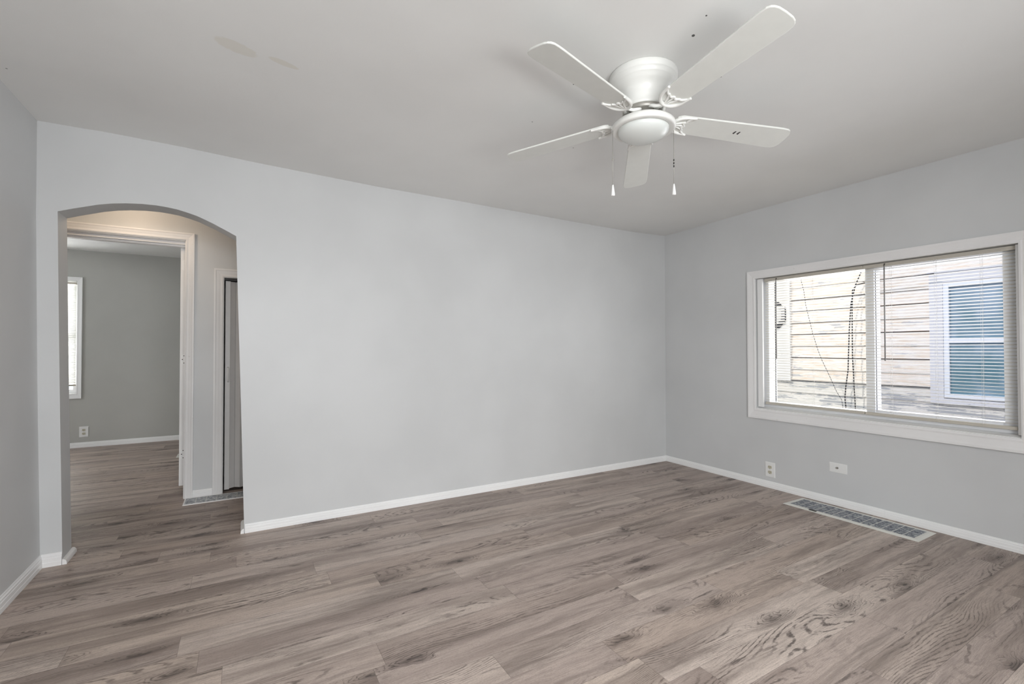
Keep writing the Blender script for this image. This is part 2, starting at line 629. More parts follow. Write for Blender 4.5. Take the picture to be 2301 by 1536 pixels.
bm = bmesh.new()
xs = [-8.2 + i * 0.1 for i in range(85)]
ys = [-4.8 + i * 0.1 for i in range(93)]
G = [[bm.verts.new((x, y, ceil_z(x, y))) for y in ys] for x in xs]
for i in range(len(xs) - 1):
    for j in range(len(ys) - 1):
        f = bm.faces.new((G[i][j], G[i][j + 1], G[i + 1][j + 1], G[i + 1][j]))
        f.smooth = True
me = bpy.data.meshes.new('ceiling')
bm.to_mesh(me)
bm.free()
me.materials.append(M_ceil)
ceiling = bpy.data.objects.new('ceiling', me)
COL.objects.link(ceiling)
md = ceiling.modifiers.new('thickness', 'SOLIDIFY')
md.thickness = 0.12
md.offset = -1
struct(ceiling, 'pale grey painted ceiling with faint stains and fly specks', 'ceiling')

# ------------------------------------------------------------------ walls
HT = 2.60
WT = 0.165
ARCH = [(-4.874, 1.982), (-4.813, 2.006), (-4.702, 2.046), (-4.640, 2.0625), (-4.575, 2.074), (-4.50, 2.082), (-4.431, 2.084), (-4.38, 2.081), (-4.326, 2.075),
        (-4.27, 2.062), (-4.218, 2.047), (-4.139, 2.013), (-4.076, 1.982), (-4.006, 1.946)]
JL = [(-4.835, 0.0), (-4.857, 1.04)]
JR = [(-3.977, 1.01), (-3.948, 0.0)]
outline = [(-7.9, 0.0)] + JL + ARCH + JR + [(0.2, 0.0), (0.2, HT), (-7.9, HT)]
mb = MB().prism(outline, 1, 0.0, WT)
o = mb.build('wall_back', M_wall)
struct(o, 'light grey back wall with an arched opening at its left end', 'wall')

WY0, WY1, WZ0, WZ1 = -2.67, -1.03, 0.672, 1.825      # side window opening
mb = MB()
mb.box(0, 0.2, -4.9, WY0, -0.3, HT).box(0, 0.2, WY1, 0.0, -0.3, HT).box(0, 0.2, WY0, WY1, -0.3, WZ0).box(0, 0.2, WY0, WY1, WZ1, HT)
# barely visible board joint below the window
mb.box(-0.0008, 0.001, -1.9615, -1.9585, 0.06, 0.588)
o = mb.build('wall_right', M_wall)
struct(o, 'light grey wall holding the wide window', 'wall')

bm = bmesh.new()
lv = [(-4.925, -0.05), (-4.948, 1.04), (-4.962, 1.956), (-4.964, HT)]
for s, xo in ((0, 0.0), (1, -0.15)):
    pass
mb = MB().prism([(x, z) for x, z in lv] + [(-5.12, HT), (-5.12, -0.05)], 1, -4.9, 0.0)
o = mb.build('wall_left', M_wall)
struct(o, 'light grey left wall meeting the arch wall', 'wall')

# front wall behind the camera, with its wide window opening
FX0, FX1, FZ0, FZ1 = -4.70, -2.40, 0.60, 2.05
mb = MB()
mb.box(-5.12, FX0, -4.9, -4.75, -0.05, HT).box(FX1, 0.2, -4.9, -4.75, -0.05, HT)
mb.box(FX0, FX1, -4.9, -4.75, -0.05, FZ0).box(FX0, FX1, -4.9, -4.75, FZ1, HT)
o = mb.build('wall_front', M_wall)
struct(o, 'light grey front wall behind the viewer with a wide window opening', 'wall')
mb = MB()
mb.box(FX0, FX1, -4.84, -4.80, FZ0, FZ0 + 0.05).box(FX0, FX1, -4.84, -4.80, FZ1 - 0.05, FZ1)
for x in (FX0, FX0 + 1.125, FX1 - 0.05):
    mb.box(x, x + 0.05, -4.84, -4.80, FZ0, FZ1)
o = mb.build('window_2', M_vinyl)
struct(o, 'white frame of the wide front window behind the viewer', 'window')

# hall wall beyond the arch: door opening and closet opening
HY = 1.062
HW = 0.12
DX0, DX1, DZ = -5.16, -4.366, 2.088
CX0, CX1, CZ = -4.098, -3.30, 1.806
mb = MB()
mb.prism([(-7.9, 0), (DX0, 0), (DX0, DZ), (DX1, DZ), (DX1, 0), (CX0, 0), (CX0, CZ), (CX1, CZ), (CX1, 0), (-2.9, 0), (-2.9, HT), (-7.9, HT)], 1, HY, HY + HW)
# fine horizontal joint in the wallboard
mb.box(-4.31, -4.17, HY - 0.0006, HY + 0.001, 1.168, 1.1705)
o = mb.build('wall_hall', M_wall)
struct(o, 'hall wall seen through the arch, with bedroom doorway and closet', 'wall')
o = MB().box(-3.05, -2.9, WT, HY, 0, HT).build('wall_hall_end', M_wall)
struct(o, 'right end wall of the hall', 'wall')
mb = MB().box(-8.0, -7.85, 0.0, 2.0, 0, HT).box(-8.0, -7.85, 3.2, 4.3, 0, HT)
mb.box(-8.0, -7.85, 2.0, 3.2, 0, 0.7).box(-8.0, -7.85, 2.0, 3.2, 2.05, HT)  # made-up opening, lets the added bedroom fill light in
o = mb.build('wall_far_left', M_wall)
struct(o, 'far left wall closing the hall and bedroom', 'wall')
# closet behind the folding door
mb = MB().box(-4.2, -3.15, HY + 0.62, HY + 0.68, 0, HT).box(-3.2, -3.14, HY + HW, HY + 0.62, 0, HT)
o = mb.build('wall_closet', M_bed)
struct(o, 'back wall of the hall closet', 'wall')

# bedroom
BY = 4.109
BWX0, BWX1, BWZ0, BWZ1 = -6.60, -5.715, 0.665, 2.045     # bedroom window opening
mb = MB()
mb.box(-7.9, BWX0, BY, BY + 0.15, 0, HT).box(BWX1, -4.15, BY, BY + 0.15, 0, HT)
mb.box(BWX0, BWX1, BY, BY + 0.15, 0, BWZ0).box(BWX0, BWX1, BY, BY + 0.15, BWZ1, HT)
o = mb.build('wall_bedroom', M_bed)
struct(o, 'dim grey far wall of the bedroom', 'wall')
o = MB().box(-4.30, -4.20, HY + HW, BY + 0.15, 0, HT).build('wall_bedroom_right', M_bed)
struct(o, 'right side wall of the bedroom behind the open door', 'wall')

# ------------------------------------------------------------------ baseboards and trims
BP = [(0, 0), (0.013, 0), (0.013, 0.018), (0.0115, 0.021), (0.0115, 0.036), (0.009, 0.040), (0.009, 0.046), (0.005, 0.050), (0.004, 0.056), (0, 0.057)]


def board_y(name, x0, x1, y, label, sgn=-1, k=1.0, mat=None):
    pts = [(y + sgn * d, z * k) for d, z in BP]
    o = MB().prism(pts, 0, x0, x1).build(name, mat or M_trim)
    return struct(o, label, 'baseboard')


board_y('baseboard_back', -3.945, 0.0, 0.0, 'white baseboard along the back wall right of the arch', k=1.0)
board_y('baseboard_left_of_arch', -4.93, -4.836, 0.0, 'short chipped white baseboard between arch and left wall', k=1.25, mat=M_trim_old)
board_y('baseboard_bedroom', -7.8, -4.3, BY, 'white baseboard along the bedroom far wall', k=1.1)
board_y('baseboard_hall', -4.312, -4.172, HY, 'short white baseboard between bedroom door trim and closet trim', k=1.0)
pts = [(-d, z * 0.98) for d, z in BP]
o = MB().prism(pts, 1, -4.75, -1.9835).build('baseboard_right_near', M_trim)
o2 = MB().prism([(-d, z) for d, z in BP], 1, -1.983, 0.0).build('baseboard_right', M_trim)
struct(o, 'white baseboard below the window, nearer length', 'baseboard')
struct(o2, 'white baseboard below the window, length next to the corner', 'baseboard')
o = MB().prism([(-4.927 + d, z * 1.25) for d, z in BP], 1, -4.75, 0.0).build('baseboard_left', M_trim)
struct(o, 'white moulded baseboard along the left wall', 'baseboard')
# rounded shoe pieces in the arch jambs
SHOE = [(0, 0), (0.020, 0), (0.020, 0.012), (0.017, 0.022), (0.010, 0.029), (0, 0.031)]
o = MB().prism([(-4.834 + d, z) for d, z in SHOE], 1, -0.012, WT + 0.012).build('trim_1', M_trim_old)
struct(o, 'short white quarter-round at foot of the arch, left jamb', 'trim')
o = MB().prism([(-3.949 - d, z) for d, z in SHOE], 1, -0.012, WT + 0.012).build('trim_2', M_trim_old)
struct(o, 'short white quarter-round at foot of the arch, right jamb', 'trim')

# bedroom door casing and jamb
CP = [(0.0, 0.0), (0.0, 0.012), (0.008, 0.017), (0.016, 0.0145), (0.022, 0.0145), (0.032, 0.017), (0.044, 0.019), (0.050, 0.022), (0.060, 0.022), (0.060, 0.0)]
o = MB().sweep_rect(DX0 - 0.004, DX1 - 0.004 + 0.004, 0.0, DZ, CP, 1, HY, -1, 'LTR').build('trim_3', M_trim_old)
struct(o, 'white moulded casing around the bedroom doorway', 'trim')
mb = MB()
JT = 0.016
mb.box(DX1 - JT + 0.012, DX1 + 0.0, HY, HY + HW, 0, DZ).box(DX0, DX0 + JT, HY, HY + HW, 0, DZ).box(DX0, DX1, HY, HY + HW, DZ - JT + 0.01, DZ)
mb.box(DX0, DX1, HY + 0.035, HY + 0.07, DZ - JT - 0.012, DZ - 0.002).box(DX0, DX1, HY + 0.07, HY + HW + 0.004, DZ - JT - 0.026, DZ - 0.002).box(DX0 + JT, DX0 + JT + 0.01, HY + 0.035, HY + 0.07, 0, DZ - 0.02)
o = mb.build('trim_4', M_trim_old)
struct(o, 'white jamb and stop lining the bedroom doorway', 'trim')
# closet casing
o = MB().sweep_rect(CX0, CX1, 0.0, CZ, [(a * 1.2, h) for a, h in CP], 1, HY, -1, 'LTR').build('trim_5', M_trim_old)
struct(o, 'white moulded casing around the closet opening', 'trim')

# ------------------------------------------------------------------ bedroom door, swung open, seen edge-on
dx1 = -4.372
door = MB().box(dx1 - 0.040, dx1 - 0.004, HY + HW + 0.01, HY + HW + 0.77, 0.075, DZ - 0.034, 0.003).build('door_1', M_trim_old)
struct(door, 'white bedroom door swung fully open and seen edge-on', 'door')
for z, flat in ((1.905, False), (1.12, True), (0.335, True)):
    mb = MB()
    y = HY + HW + 0.0085
    hx0, hx1 = dx1 - 0.030, dx1 - 0.001
    mb.prism([(hx0, z + 0.034), (hx0 + 0.012, z + 0.045), (hx1, z + 0.045), (hx1, z - 0.045), (hx0 + 0.012, z - 0.045), (hx0, z - 0.034)], 1, y, y + 0.0025)
    if flat:
        for zz in (0.030, 0.0, -0.030):
            mb.lathe([(0.0042, 0), (0.0042, 0.001), (0, 0.001)], 10, (0, 0, 0), 1)
            for v in list(mb.bm.verts)[-21:]:
                xx, yy, z3 = v.co
                v.co = Vector((dx1 - 0.018 + xx + (0.007 if zz else -0.004), y - 0.0002 - z3, z + zz + yy))
    else:
        mb.tube([(hx1 - 0.004, y - 0.003, z - 0.045), (hx1 - 0.004, y - 0.003, z + 0.045)], 0.005)
    mb.build('hinge', [M_trim, M_dark], door)

# folding closet door
root = empty('door_2', (CX0, HY + 0.02, 0.0))
struct(root, 'pale vinyl folding closet door with a slim pull', 'door')
mb = MB()
mb.box(0.009, 0.046, 0.012, 0.030, 0.02, CZ - 0.022, 0.002)
mb.build('lead_post', M_fold, root)
xcur, sgn = 0.046, 1
pts = []
y_f, y_b = 0.012, 0.040
xx = 0.038
k = 0
mb = MB()
mf = MB()
while xx < 0.76:
    ya, yb = (y_f, y_b) if k % 2 == 0 else (y_b, y_f)
    xa, xb = xx + 0.006, xx + 0.042
    mb.prism([(xa, ya + 0.008), (xb, yb + 0.008), (xb, yb + 0.013), (xa, ya + 0.013)], 2, 0.025, CZ - 0.025)
    mf.prism([(xb, yb + 0.0085), (xb + 0.006, yb + 0.006), (xb + 0.006, yb + 0.012), (xb, yb + 0.0125)], 2, 0.025, CZ - 0.025)
    xx += 0.042
    k += 1
mb.build('fold_panels', M_fold, root)
mf.build('hinge_strips', M_fold_fin, root)
mb = MB().tube([(0.032, 0.012, 0.93), (0.032, -0.006, 0.935), (0.032, -0.010, 0.95), (0.032, -0.010, 1.03), (0.032, -0.006, 1.045), (0.032, 0.012, 1.05)], 0.006, 8)
mb.build('handle', M_plastic, root)
mb = MB().box(0.0, 0.79, 0.005, 0.06, CZ - 0.018, CZ - 0.001)
mb.build('top_track', M_dark, root)

# ------------------------------------------------------------------ side window
WIN = empty('window_1', (0, (WY0 + WY1) / 2, WZ0))
struct(WIN, 'wide white sliding window in the right wall', 'window')


def wbuild(mb, name, mats, parent=WIN):
    o = mb.build(name, mats, parent)
    o.location = (-Vector(WIN.location)) if parent is WIN else (0, 0, 0)
    return o


WP = [(0.0, 0.0), (0.0, 0.013), (0.010, 0.016), (0.018, 0.014), (0.030, 0.0165), (0.045, 0.019), (0.055, 0.022), (0.067, 0.022), (0.067, 0.0)]
wbuild(MB().sweep_rect(WY0, WY1, WZ0, WZ1, WP, 0, 0.0, -1, 'LTRB', 1.24), 'casing', M_trim_old)
mb = MB()
mb.prism([(0.0, WZ0), (0.0, WZ0 + 0.004), (0.03, WZ0 + 0.010), (0.085, WZ0 + 0.016), (0.195, WZ0 + 0.016), (0.195, WZ0)], 1, WY0, WY1)
# prism axis 1 fills (x, z)
wbuild(mb, 'window_sill', M_trim)
mb = MB().box(0.016, 0.036, WY1 - 0.052, WY1 - 0.006, WZ0 + 0.018, WZ1 - 0.004, 0.001)
mb.box(0.016, 0.036, WY0 + 0.003, WY0 + 0.019, WZ0 + 0.018, WZ1 - 0.004, 0.001)
wbuild(mb, 'blind_stop', M_trim)
mb = MB()
fx0, fx1 = 0.074, 0.19
mb.box(fx0, fx1, WY1 - 0.076, WY1, WZ0 + 0.016, WZ1).box(fx0, fx1, WY0, WY0 + 0.088, WZ0 + 0.016, WZ1)
mb.box(fx0, fx1, WY0 + 0.088, WY1 - 0.076, WZ1 - 0.030, WZ1).box(fx0, fx1, WY0 + 0.088, WY1 - 0.076, WZ0 + 0.016, WZ0 + 0.058)
wbuild(mb, 'window_frame', M_vinyl)
mb = MB().box(0.080, 0.176, -1.902, -1.845, WZ0 + 0.058, WZ1 - 0.030, 0.002)
mb.box(0.090, 0.170, WY0 + 0.088, -1.902, WZ1 - 0.046, WZ1 - 0.030).box(0.090, 0.170, WY0 + 0.088, -1.902, WZ0 + 0.058, WZ0 + 0.075)
wbuild(mb, 'sash', M_vinyl)
mb = MB().box(0.100, 0.106, -1.9045, -1.902, WZ0 + 0.075, WZ1 - 0.048).box(0.164, 0.170, -1.111, -1.106, WZ0 + 0.06, WZ1 - 0.032)
wbuild(mb, 'gasket', M_gasket)
wbuild(MB().box(0.170, 0.174, -1.845, -1.106, WZ0 + 0.058, WZ1 - 0.030), 'pane', M_glass_a)
wbuild(MB().box(0.128, 0.132, WY0 + 0.088, -1.902, WZ0 + 0.075, WZ1 - 0.046), 'pane', M_glass_b)


# ------------------------------------------------------------------ mini blinds
def mini_blind(loc, width, top, bottom, ladders, wand_at, wand_len, label, group, pitch=0.0215, axis='y', tilt=-11.0, name='mini_blind', slat=None):
    """hangs in its own frame: x across (0..width), y = depth, z up with 0 at the rail bottom."""
    root = empty(name, loc, R_(-90) if axis == 'y' else 0)
    tag(root, label, 'blind', group)
    H = top - bottom
    MB().box(0, width, -0.013, 0.013, H - 0.026, H, 0.001).build('headrail', M_rail, root)
    MB().box(0.002, width - 0.002, -0.012, 0.012, 0.0, 0.022, 0.004).build('bottom_rail', M_rail, root)
    z = 0.040
    mb = MB()
    ct, st_ = math.cos(R_(tilt)), math.sin(R_(tilt))
    while z < H - 0.034:
        up, lo = [], []
        for q in (-1, -0.5, 0, 0.5, 1):
            yy, zz = q * 0.0125, 0.0016 * (1 - q * q)
            up.append((yy * ct - zz * st_, z + yy * st_ + zz * ct))
            lo.append((yy * ct - zz * st_, z + yy * st_ + zz * ct - 0.0007))
        mb.prism(up + list(reversed(lo)), 0, 0.003, width - 0.003)
        z += pitch
    mb.build('slats', slat or M_slat, root)
    mb = MB()
    for lx in ladders:
        for yy in (-0.0135, 0.0135):
            mb.tube([(lx, yy, 0.01), (lx, yy, H - 0.02)], 0.0005, 5)
        mb.tube([(lx + 0.012, -0.0145, 0.012), (lx + 0.012, -0.0145, H - 0.02)], 0.0005, 5)
    mb.build('ladder_cords', M_cord, root)
    if wand_at is not None:
        mb = MB().tube([(wand_at, -0.022, H - 0.035), (wand_at, -0.023, H - 0.035 - wand_len)], 0.0042, 6)
        w = mb.build('wand', M_wand, root)
        mb = MB().tube([(wand_at, -0.013, H - 0.012), (wand_at, -0.020, H - 0.014), (wand_at, -0.022, H - 0.024), (wand_at, -0.022, H - 0.036)], 0.0022, 6)
        mb.lathe([(0, -0.004), (0.004, -0.002), (0.004, 0.003), (0, 0.004)], 10, (wand_at, -0.016, H - 0.010))
        mb.build('hook', M_dark, w)
    return root


# local +x runs along world -y, local -y faces the room (world -x)
GRP = 'mini blinds hanging in the wide window'
mini_blind((0.052, -1.085, 0.714), 0.763, 1.821, 0.714, (0.08, 0.40, 0.70), 0.112, 0.672,
           'white mini blind over the clear pane next to the room corner', GRP)
mini_blind((0.052, -1.850, 0.712), 0.797, 1.821, 0.712, (0.165, 0.415, 0.64), 0.137, 0.672,
           'white mini blind over the pane facing the neighbouring window', GRP)

# ------------------------------------------------------------------ bedroom window and blind
BW = empty('window_3', ((BWX0 + BWX1) / 2, BY, BWZ0))
struct(BW, 'narrow slice of the bedroom window beyond the arch', 'window')


def bbuild(mb, name, mats):
    o = mb.build(name, mats, BW)
    o.location = -Vector(BW.location)
    return o


bbuild(MB().sweep_rect(BWX0, BWX1, BWZ0, BWZ1, [(a * 0.72, h * 0.8) for a, h in WP], 1, BY, -1, 'LTRB', 1.3), 'casing', M_trim)
mb = MB()
mb.box(BWX0, BWX0 + 0.05, BY + 0.06, BY + 0.12, BWZ0, BWZ1).box(BWX1 - 0.045, BWX1, BY + 0.06, BY + 0.12, BWZ0, BWZ1)
mb.box(BWX0 + 0.05, BWX1 - 0.045, BY + 0.06, BY + 0.12, BWZ0, BWZ0 + 0.05).box(BWX0 + 0.05, BWX1 - 0.045, BY + 0.06, BY + 0.12, BWZ1 - 0.045, BWZ1)
mb.box(BWX0 + 0.05, BWX1 - 0.045, BY + 0.065, BY + 0.115, 1.335, 1.38)
bbuild(mb, 'window_frame', M_vinyl)
bbuild(MB().box(BWX0 + 0.05, BWX1 - 0.045, BY + 0.095, BY + 0.099, BWZ0 + 0.05, BWZ1 - 0.045), 'pane', M_glass_a)
mini_blind((BWX0 + 0.01, BY + 0.02, 0.755), BWX1 - BWX0 - 0.022, 2.03, 0.755, (0.12, 0.75), None, 0,
           'white mini blind glowing in the bedroom window', None, 0.0205, 'x', -56.0, slat=M_slat_glow)

# ------------------------------------------------------------------ outlets and cover plate
def outlet(loc, rz, w, h, label, name='electrical_outlet'):
    root = empty(name, loc, rz)
    tag(root, label, 'outlet', 'duplex outlets')
    mb = MB().prism([(-w / 2, -h / 2), (w / 2, -h / 2), (w / 2, h / 2), (-w / 2, h / 2)], 1, -0.003, 0.0)
    mb.prism([(-w / 2 + 0.004, -h / 2 + 0.004), (w / 2 - 0.004, -h / 2 + 0.004), (w / 2 - 0.004, h / 2 - 0.004), (-w / 2 + 0.004, h / 2 - 0.004)], 1, -0.006, -0.003)
    mb.build('cover_plate', M_plastic, root)
    for s in (1, -1):
        zc = s * 0.0205 * h / 0.12
        mb = MB()
        prof = []
        for k in range(24):
            a = 2 * math.pi * k / 24
            prof.append((0.0175 * math.cos(a), zc + max(-0.0135, min(0.0135, 0.0175 * math.sin(a)))))
        mb.prism(prof, 1, -0.0085, -0.006)
        so = mb.build('socket', M_socket, root)
        mb = MB()
        for xs_, hh_ in ((-0.0065, 0.009), (0.0065, 0.0075)):
            mb.box(xs_ - 0.0016, xs_ + 0.0016, -0.0092, -0.008, zc + 0.003 - hh_ / 2, zc + 0.003 + hh_ / 2)
        mb.tube([(0, -0.0092, zc - 0.0085), (0, -0.008, zc - 0.0085)], 0.0028, 8)
        mb.build('slots', M_dark, so)
    mb = MB().tube([(0, -0.0072, 0), (0, -0.0058, 0)], 0.003, 10)
    mb.build('screw', M_socket, root)
    return root


outlet((0, -1.151, 0.157), R_(-90), 0.088, 0.127, 'white duplex outlet low on the window wall near the corner')
outlet((-5.640, BY, 0.191), 0, 0.088, 0.130, 'white duplex outlet low on the bedroom wall beneath the window')

root = empty('coax_wall_plate', (0, -1.686, 0.287), R_(-90))
tag(root, 'white horizontal cable wall plate with one metal connector under the window', 'wall plate')
mb = MB().prism([(-0.062, -0.036), (0.062, -0.036), (0.062, 0.036), (-0.062, 0.036)], 1, -0.003, 0.0)
mb.prism([(-0.057, -0.031), (0.057, -0.031), (0.057, 0.031), (-0.057, 0.031)], 1, -0.006, -0.003)
mb.build('cover_plate', M_plastic, root)
mb = MB().tube([(-0.004, -0.005, 0), (-0.004, -0.009, 0)], 0.0085, 6)
mb.tube([(-0.004, -0.009, 0), (-0.004, -0.018, 0)], 0.0055, 12)
mb.build('connector', M_steel, root)


# ------------------------------------------------------------------ floor registers
def register(name, x0, x1, y0, y1, rim, ribs, along, label, face_mat, nsl, rim_mat=None):
    root = empty(name, ((x0 + x1) / 2, (y0 + y1) / 2, 0.0))
    tag(root, label, 'floor vent', 'floor registers')
    cx, cy = root.location.x, root.location.y
    X0, X1, Y0, Y1 = x0 - cx, x1 - cx, y0 - cy, y1 - cy
    mb = MB()
    pr = [(0.0, 0.0), (0.0, 0.006), (rim * 0.45, 0.0065), (rim * 0.98, 0.0015), (rim, 0.0)]
    mb.sweep_rect(X0 + rim, X1 - rim, Y0 + rim, Y1 - rim, pr, 2, 0.0, 1, 'LTRB')
    mb.build('rim', rim_mat or M_reg_rim, root)
    mb = MB()
    if along == 'y':
        n = nsl
        for i in range(n):
            xa = X0 + rim + (X1 - X0 - 2 * rim) * i / n
            xb = X0 + rim + (X1 - X0 - 2 * rim) * (i + 0.84) / n
            mb.box(xa, xb, Y0 + rim, Y1 - rim, 0.002, 0.0052)
    else:
        n = nsl
        for i in range(n):
            ya = Y0 + rim + (Y1 - Y0 - 2 * rim) * i / n
            yb = Y0 + rim + (Y1 - Y0 - 2 * rim) * (i + 0.84) / n
            mb.box(X0 + rim, X1 - rim, ya, yb, 0.002, 0.0052)
    mb.box(X0 + rim, X1 - rim, Y0 + rim, Y1 - rim, 0.0002, 0.0012, 0, 1)
    mb.build('louvres', [face_mat, M_void], root)
    mb = MB()
    for i in range(1, ribs):
        if along == 'y':
            yy = Y0 + rim + (Y1 - Y0 - 2 * rim) * i / ribs
            mb.box(X0 + rim, X1 - rim, yy - 0.0016, yy + 0.0016, 0.003, 0.0062)
        else:
            xx_ = X0 + rim + (X1 - X0 - 2 * rim) * i / ribs
            mb.box(xx_ - 0.0016, xx_ + 0.0016, Y0 + rim, Y1 - rim, 0.003, 0.0062)
    mb.build('ribs', M_reg_rim, root)
    return root


r = register('floor_register', -0.321, -0.049, -2.286, -1.442, 0.036, 13, 'y',
             'long white floor register with dark worn louvres beside the window-wall baseboard', M_reg_face, 22)
mb = MB().box(-0.128, -0.112, 0.185, 0.235, 0.0062, 0.010, 0.001)
mb.build('lever', M_dark, r)
register('floor_register', -4.357, -3.70, 0.848, 1.036, 0.011, 9, 'x', 'worn white floor register on the hall floor before the closet', M_reg_hall, 14, M_trim_old)
register('floor_register', -4.59, -4.31, 2.84, 3.06, 0.020, 6, 'x', 'white floor register peeping past the open bedroom door', M_reg_rim, 12)

# ------------------------------------------------------------------ ceiling fan
FX, FY = -2.383, -2.012
FZ = ceil_z(FX, FY)
fan = empty('ceiling_fan', (FX, FY, FZ))
tag(fan, 'white five-blade ceiling fan with frosted bowl light and two pull chains', 'ceiling fan')


def fz(z):
    return z - FZ


mb = MB().lathe([(0.0, 0.0), (0.150, 0.0), (0.152, -0.004), (0.152, -0.026), (0.149, -0.031), (0.145, -0.033), (0.144, -0.046), (0.140, -0.051), (0.134, -0.054),
                 (0.131, -0.062), (0.122, -0.068), (0.110, -0.077), (0.101, -0.090), (0.096, -0.108), (0.092, -0.130), (0.090, -0.143), (0.092, -0.147), (0.092, -0.156), (0.088, -0.160), (0.0, -0.160)], 64)
mb.build('motor_housing', M_fan, fan)
mb = MB().lathe([(0.0, -0.160), (0.090, -0.160), (0.092, -0.163), (0.092, -0.178), (0.086, -0.181), (0.0, -0.181)], 48)
mb.build('flywheel', M_steel, fan)
zp = -0.181
mb = MB().lathe([(0.0, zp), (0.050, zp), (0.050, zp - 0.016), (0.058, zp - 0.020), (0.085, zp - 0.024), (0.112, zp - 0.030), (0.130, zp - 0.037), (0.140, zp - 0.046),
                 (0.143, zp - 0.056), (0.143, zp - 0.066), (0.139, zp - 0.070), (0.130, zp - 0.071), (0.119, zp - 0.069), (0.115, zp - 0.066), (0.0, zp - 0.066)], 64)
mb.build('light_pan', M_fan, fan)
zg = zp - 0.066
prof = [(0.114, zg)]
for k in range(1, 13):
    a = k / 12 * math.pi / 2
    prof.append((0.114 * math.cos(a) if k < 12 else 0.0, zg - 0.004 - 0.047 * math.sin(a)))
MB().lathe(prof, 64).build('light_bowl', M_globe, fan)
MB().tube([(-0.035, -0.094, zp - 0.028), (-0.036, -0.097, zp - 0.030)], 0.0032, 10).build('screw', M_dark, fan)

ROOT_R, TIP_R = 0.150, 0.700
ZB = -0.196     # blade root height below the ceiling
tips = [(0, 2.290), (1, 2.286), (2, 2.223), (4, 2.208), (3, 2.195)]


def blade_outline():
    pts = []
    w0, w1 = 0.056, 0.069
    # root corners, rounded
    pts += [(ROOT_R + 0.012, -w0 + 0.004), (ROOT_R + 0.024, -w0)]
    n = 10
    tipc = TIP_R - 0.050
    pts.append((tipc - 0.02, -w1))
    for i in range(n + 1):           # superelliptic tip
        a = -math.pi / 2 + math.pi * i / n
        ca, sa = math.cos(a), math.sin(a)
        pts.append((tipc + 0.050 * abs(ca) ** 0.62, w1 * math.copysign(abs(sa) ** 0.62, sa)))
    pts.append((tipc - 0.02, w1))
    pts += [(ROOT_R + 0.024, w0), (ROOT_R + 0.012, w0 - 0.004), (ROOT_R, w0 - 0.014), (ROOT_R, -w0 + 0.014)]
    return pts


def bracket_mesh():
    mb = MB()
    z = -0.0065

    def arc(pts, r0, r1=None, rm=None):
        # Catmull-Rom through pts
        P = [Vector((p[0], p[1], p[2] if len(p) > 2 else z)) for p in pts]
        out, n = [], len(P)
        for i in range(n - 1):
            p0, p1, p2, p3 = P[max(i - 1, 0)], P[i], P[i + 1], P[min(i + 2, n - 1)]
            for s in range(5):
                q = s / 5
                out.append(0.5 * ((2 * p1) + (p2 - p0) * q + (2 * p0 - 5 * p1 + 4 * p2 - p3) * q * q + (3 * p1 - p0 - 3 * p2 + p3) * q ** 3))
        out.append(P[-1])
        m = len(out)
        rr = [r0 + ((r1 if r1 is not None else r0) - r0) * abs(2 * i / (m - 1) - 1) for i in range(m)]
        mb.tube(out, rr, 8)

    # outer crescent with two horns along the blade sides
    arc([(0.232, 0.060), (0.214, 0.056), (0.190, 0.054), (0.165, 0.045), (0.146, 0.026), (0.138, 0.0),
         (0.146, -0.026), (0.165, -0.045), (0.190, -0.054), (0.214, -0.056), (0.232, -0.060)], 0.009, 0.0055)
    # scalloped inner edge
    for s in (1, -1):
        arc([(0.222, 0.058 * s), (0.202, 0.040 * s), (0.196, 0.026 * s)], 0.0055, 0.004)
        arc([(0.202, 0.030 * s), (0.190, 0.012 * s), (0.200, 0.0)], 0.0055, 0.004)
        arc([(0.140, 0.004 * s), (0.165, 0.012 * s), (0.196, 0.026 * s)], 0.0045, 0.004)
        # hub arms
        arc([(0.072, 0.030 * s, 0.012), (0.092, 0.030 * s, 0.002), (0.112, 0.020 * s, -0.006), (0.138, 0.004 * s, z)], 0.0085, 0.006)
    arc([(0.135, 0, z), (0.170, 0, z), (0.200, 0, z)], 0.005, 0.004)
    mb.tube([(0.080, 0, 0.006), (0.140, 0, -0.003)], 0.008, 8)
    return mb


blade_me = bracket_me = None
A0 = math.radians(-95.5)
for k, ztip in tips:
    a = A0 - k * math.radians(72)
    droop = math.atan2(fz(ztip) - ZB, TIP_R - 0.10)
    mb = MB().prism(blade_outline(), 2, -0.0042, 0.0042)
    if k == 4:
        # two small dark chips in the enamel of this blade
        for q in (0.0, 0.020):
            mb.prism([(0.440 + q, 0.005), (0.446 + q, -0.012), (0.452 + q, -0.012), (0.449 + q, 0.010)], 2, -0.0047, -0.0040, 1)
    bl = mb.build('blade', [M_blade, M_dark], fan)
    mod = bl.modifiers.new('edge', 'BEVEL')
    mod.width, mod.segments, mod.limit_method = 0.0030, 2, 'ANGLE'
    br = bracket_mesh().build('blade_bracket', M_fan, bl)
    pitch = R_({0: -11, 1: -9.5, 2: -5.0, 3: -9.5, 4: -10}[k])
    Rz = Matrix.Rotation(a, 4, 'Z')
    Ry = Matrix.Rotation(-droop, 4, 'Y')
    Rx = Matrix.Rotation(pitch, 4, 'X')
    bl.matrix_local = Matrix.Translation((0, 0, ZB)) @ Rz @ Ry @ Rx
    br.matrix_local = Matrix.Identity(4)

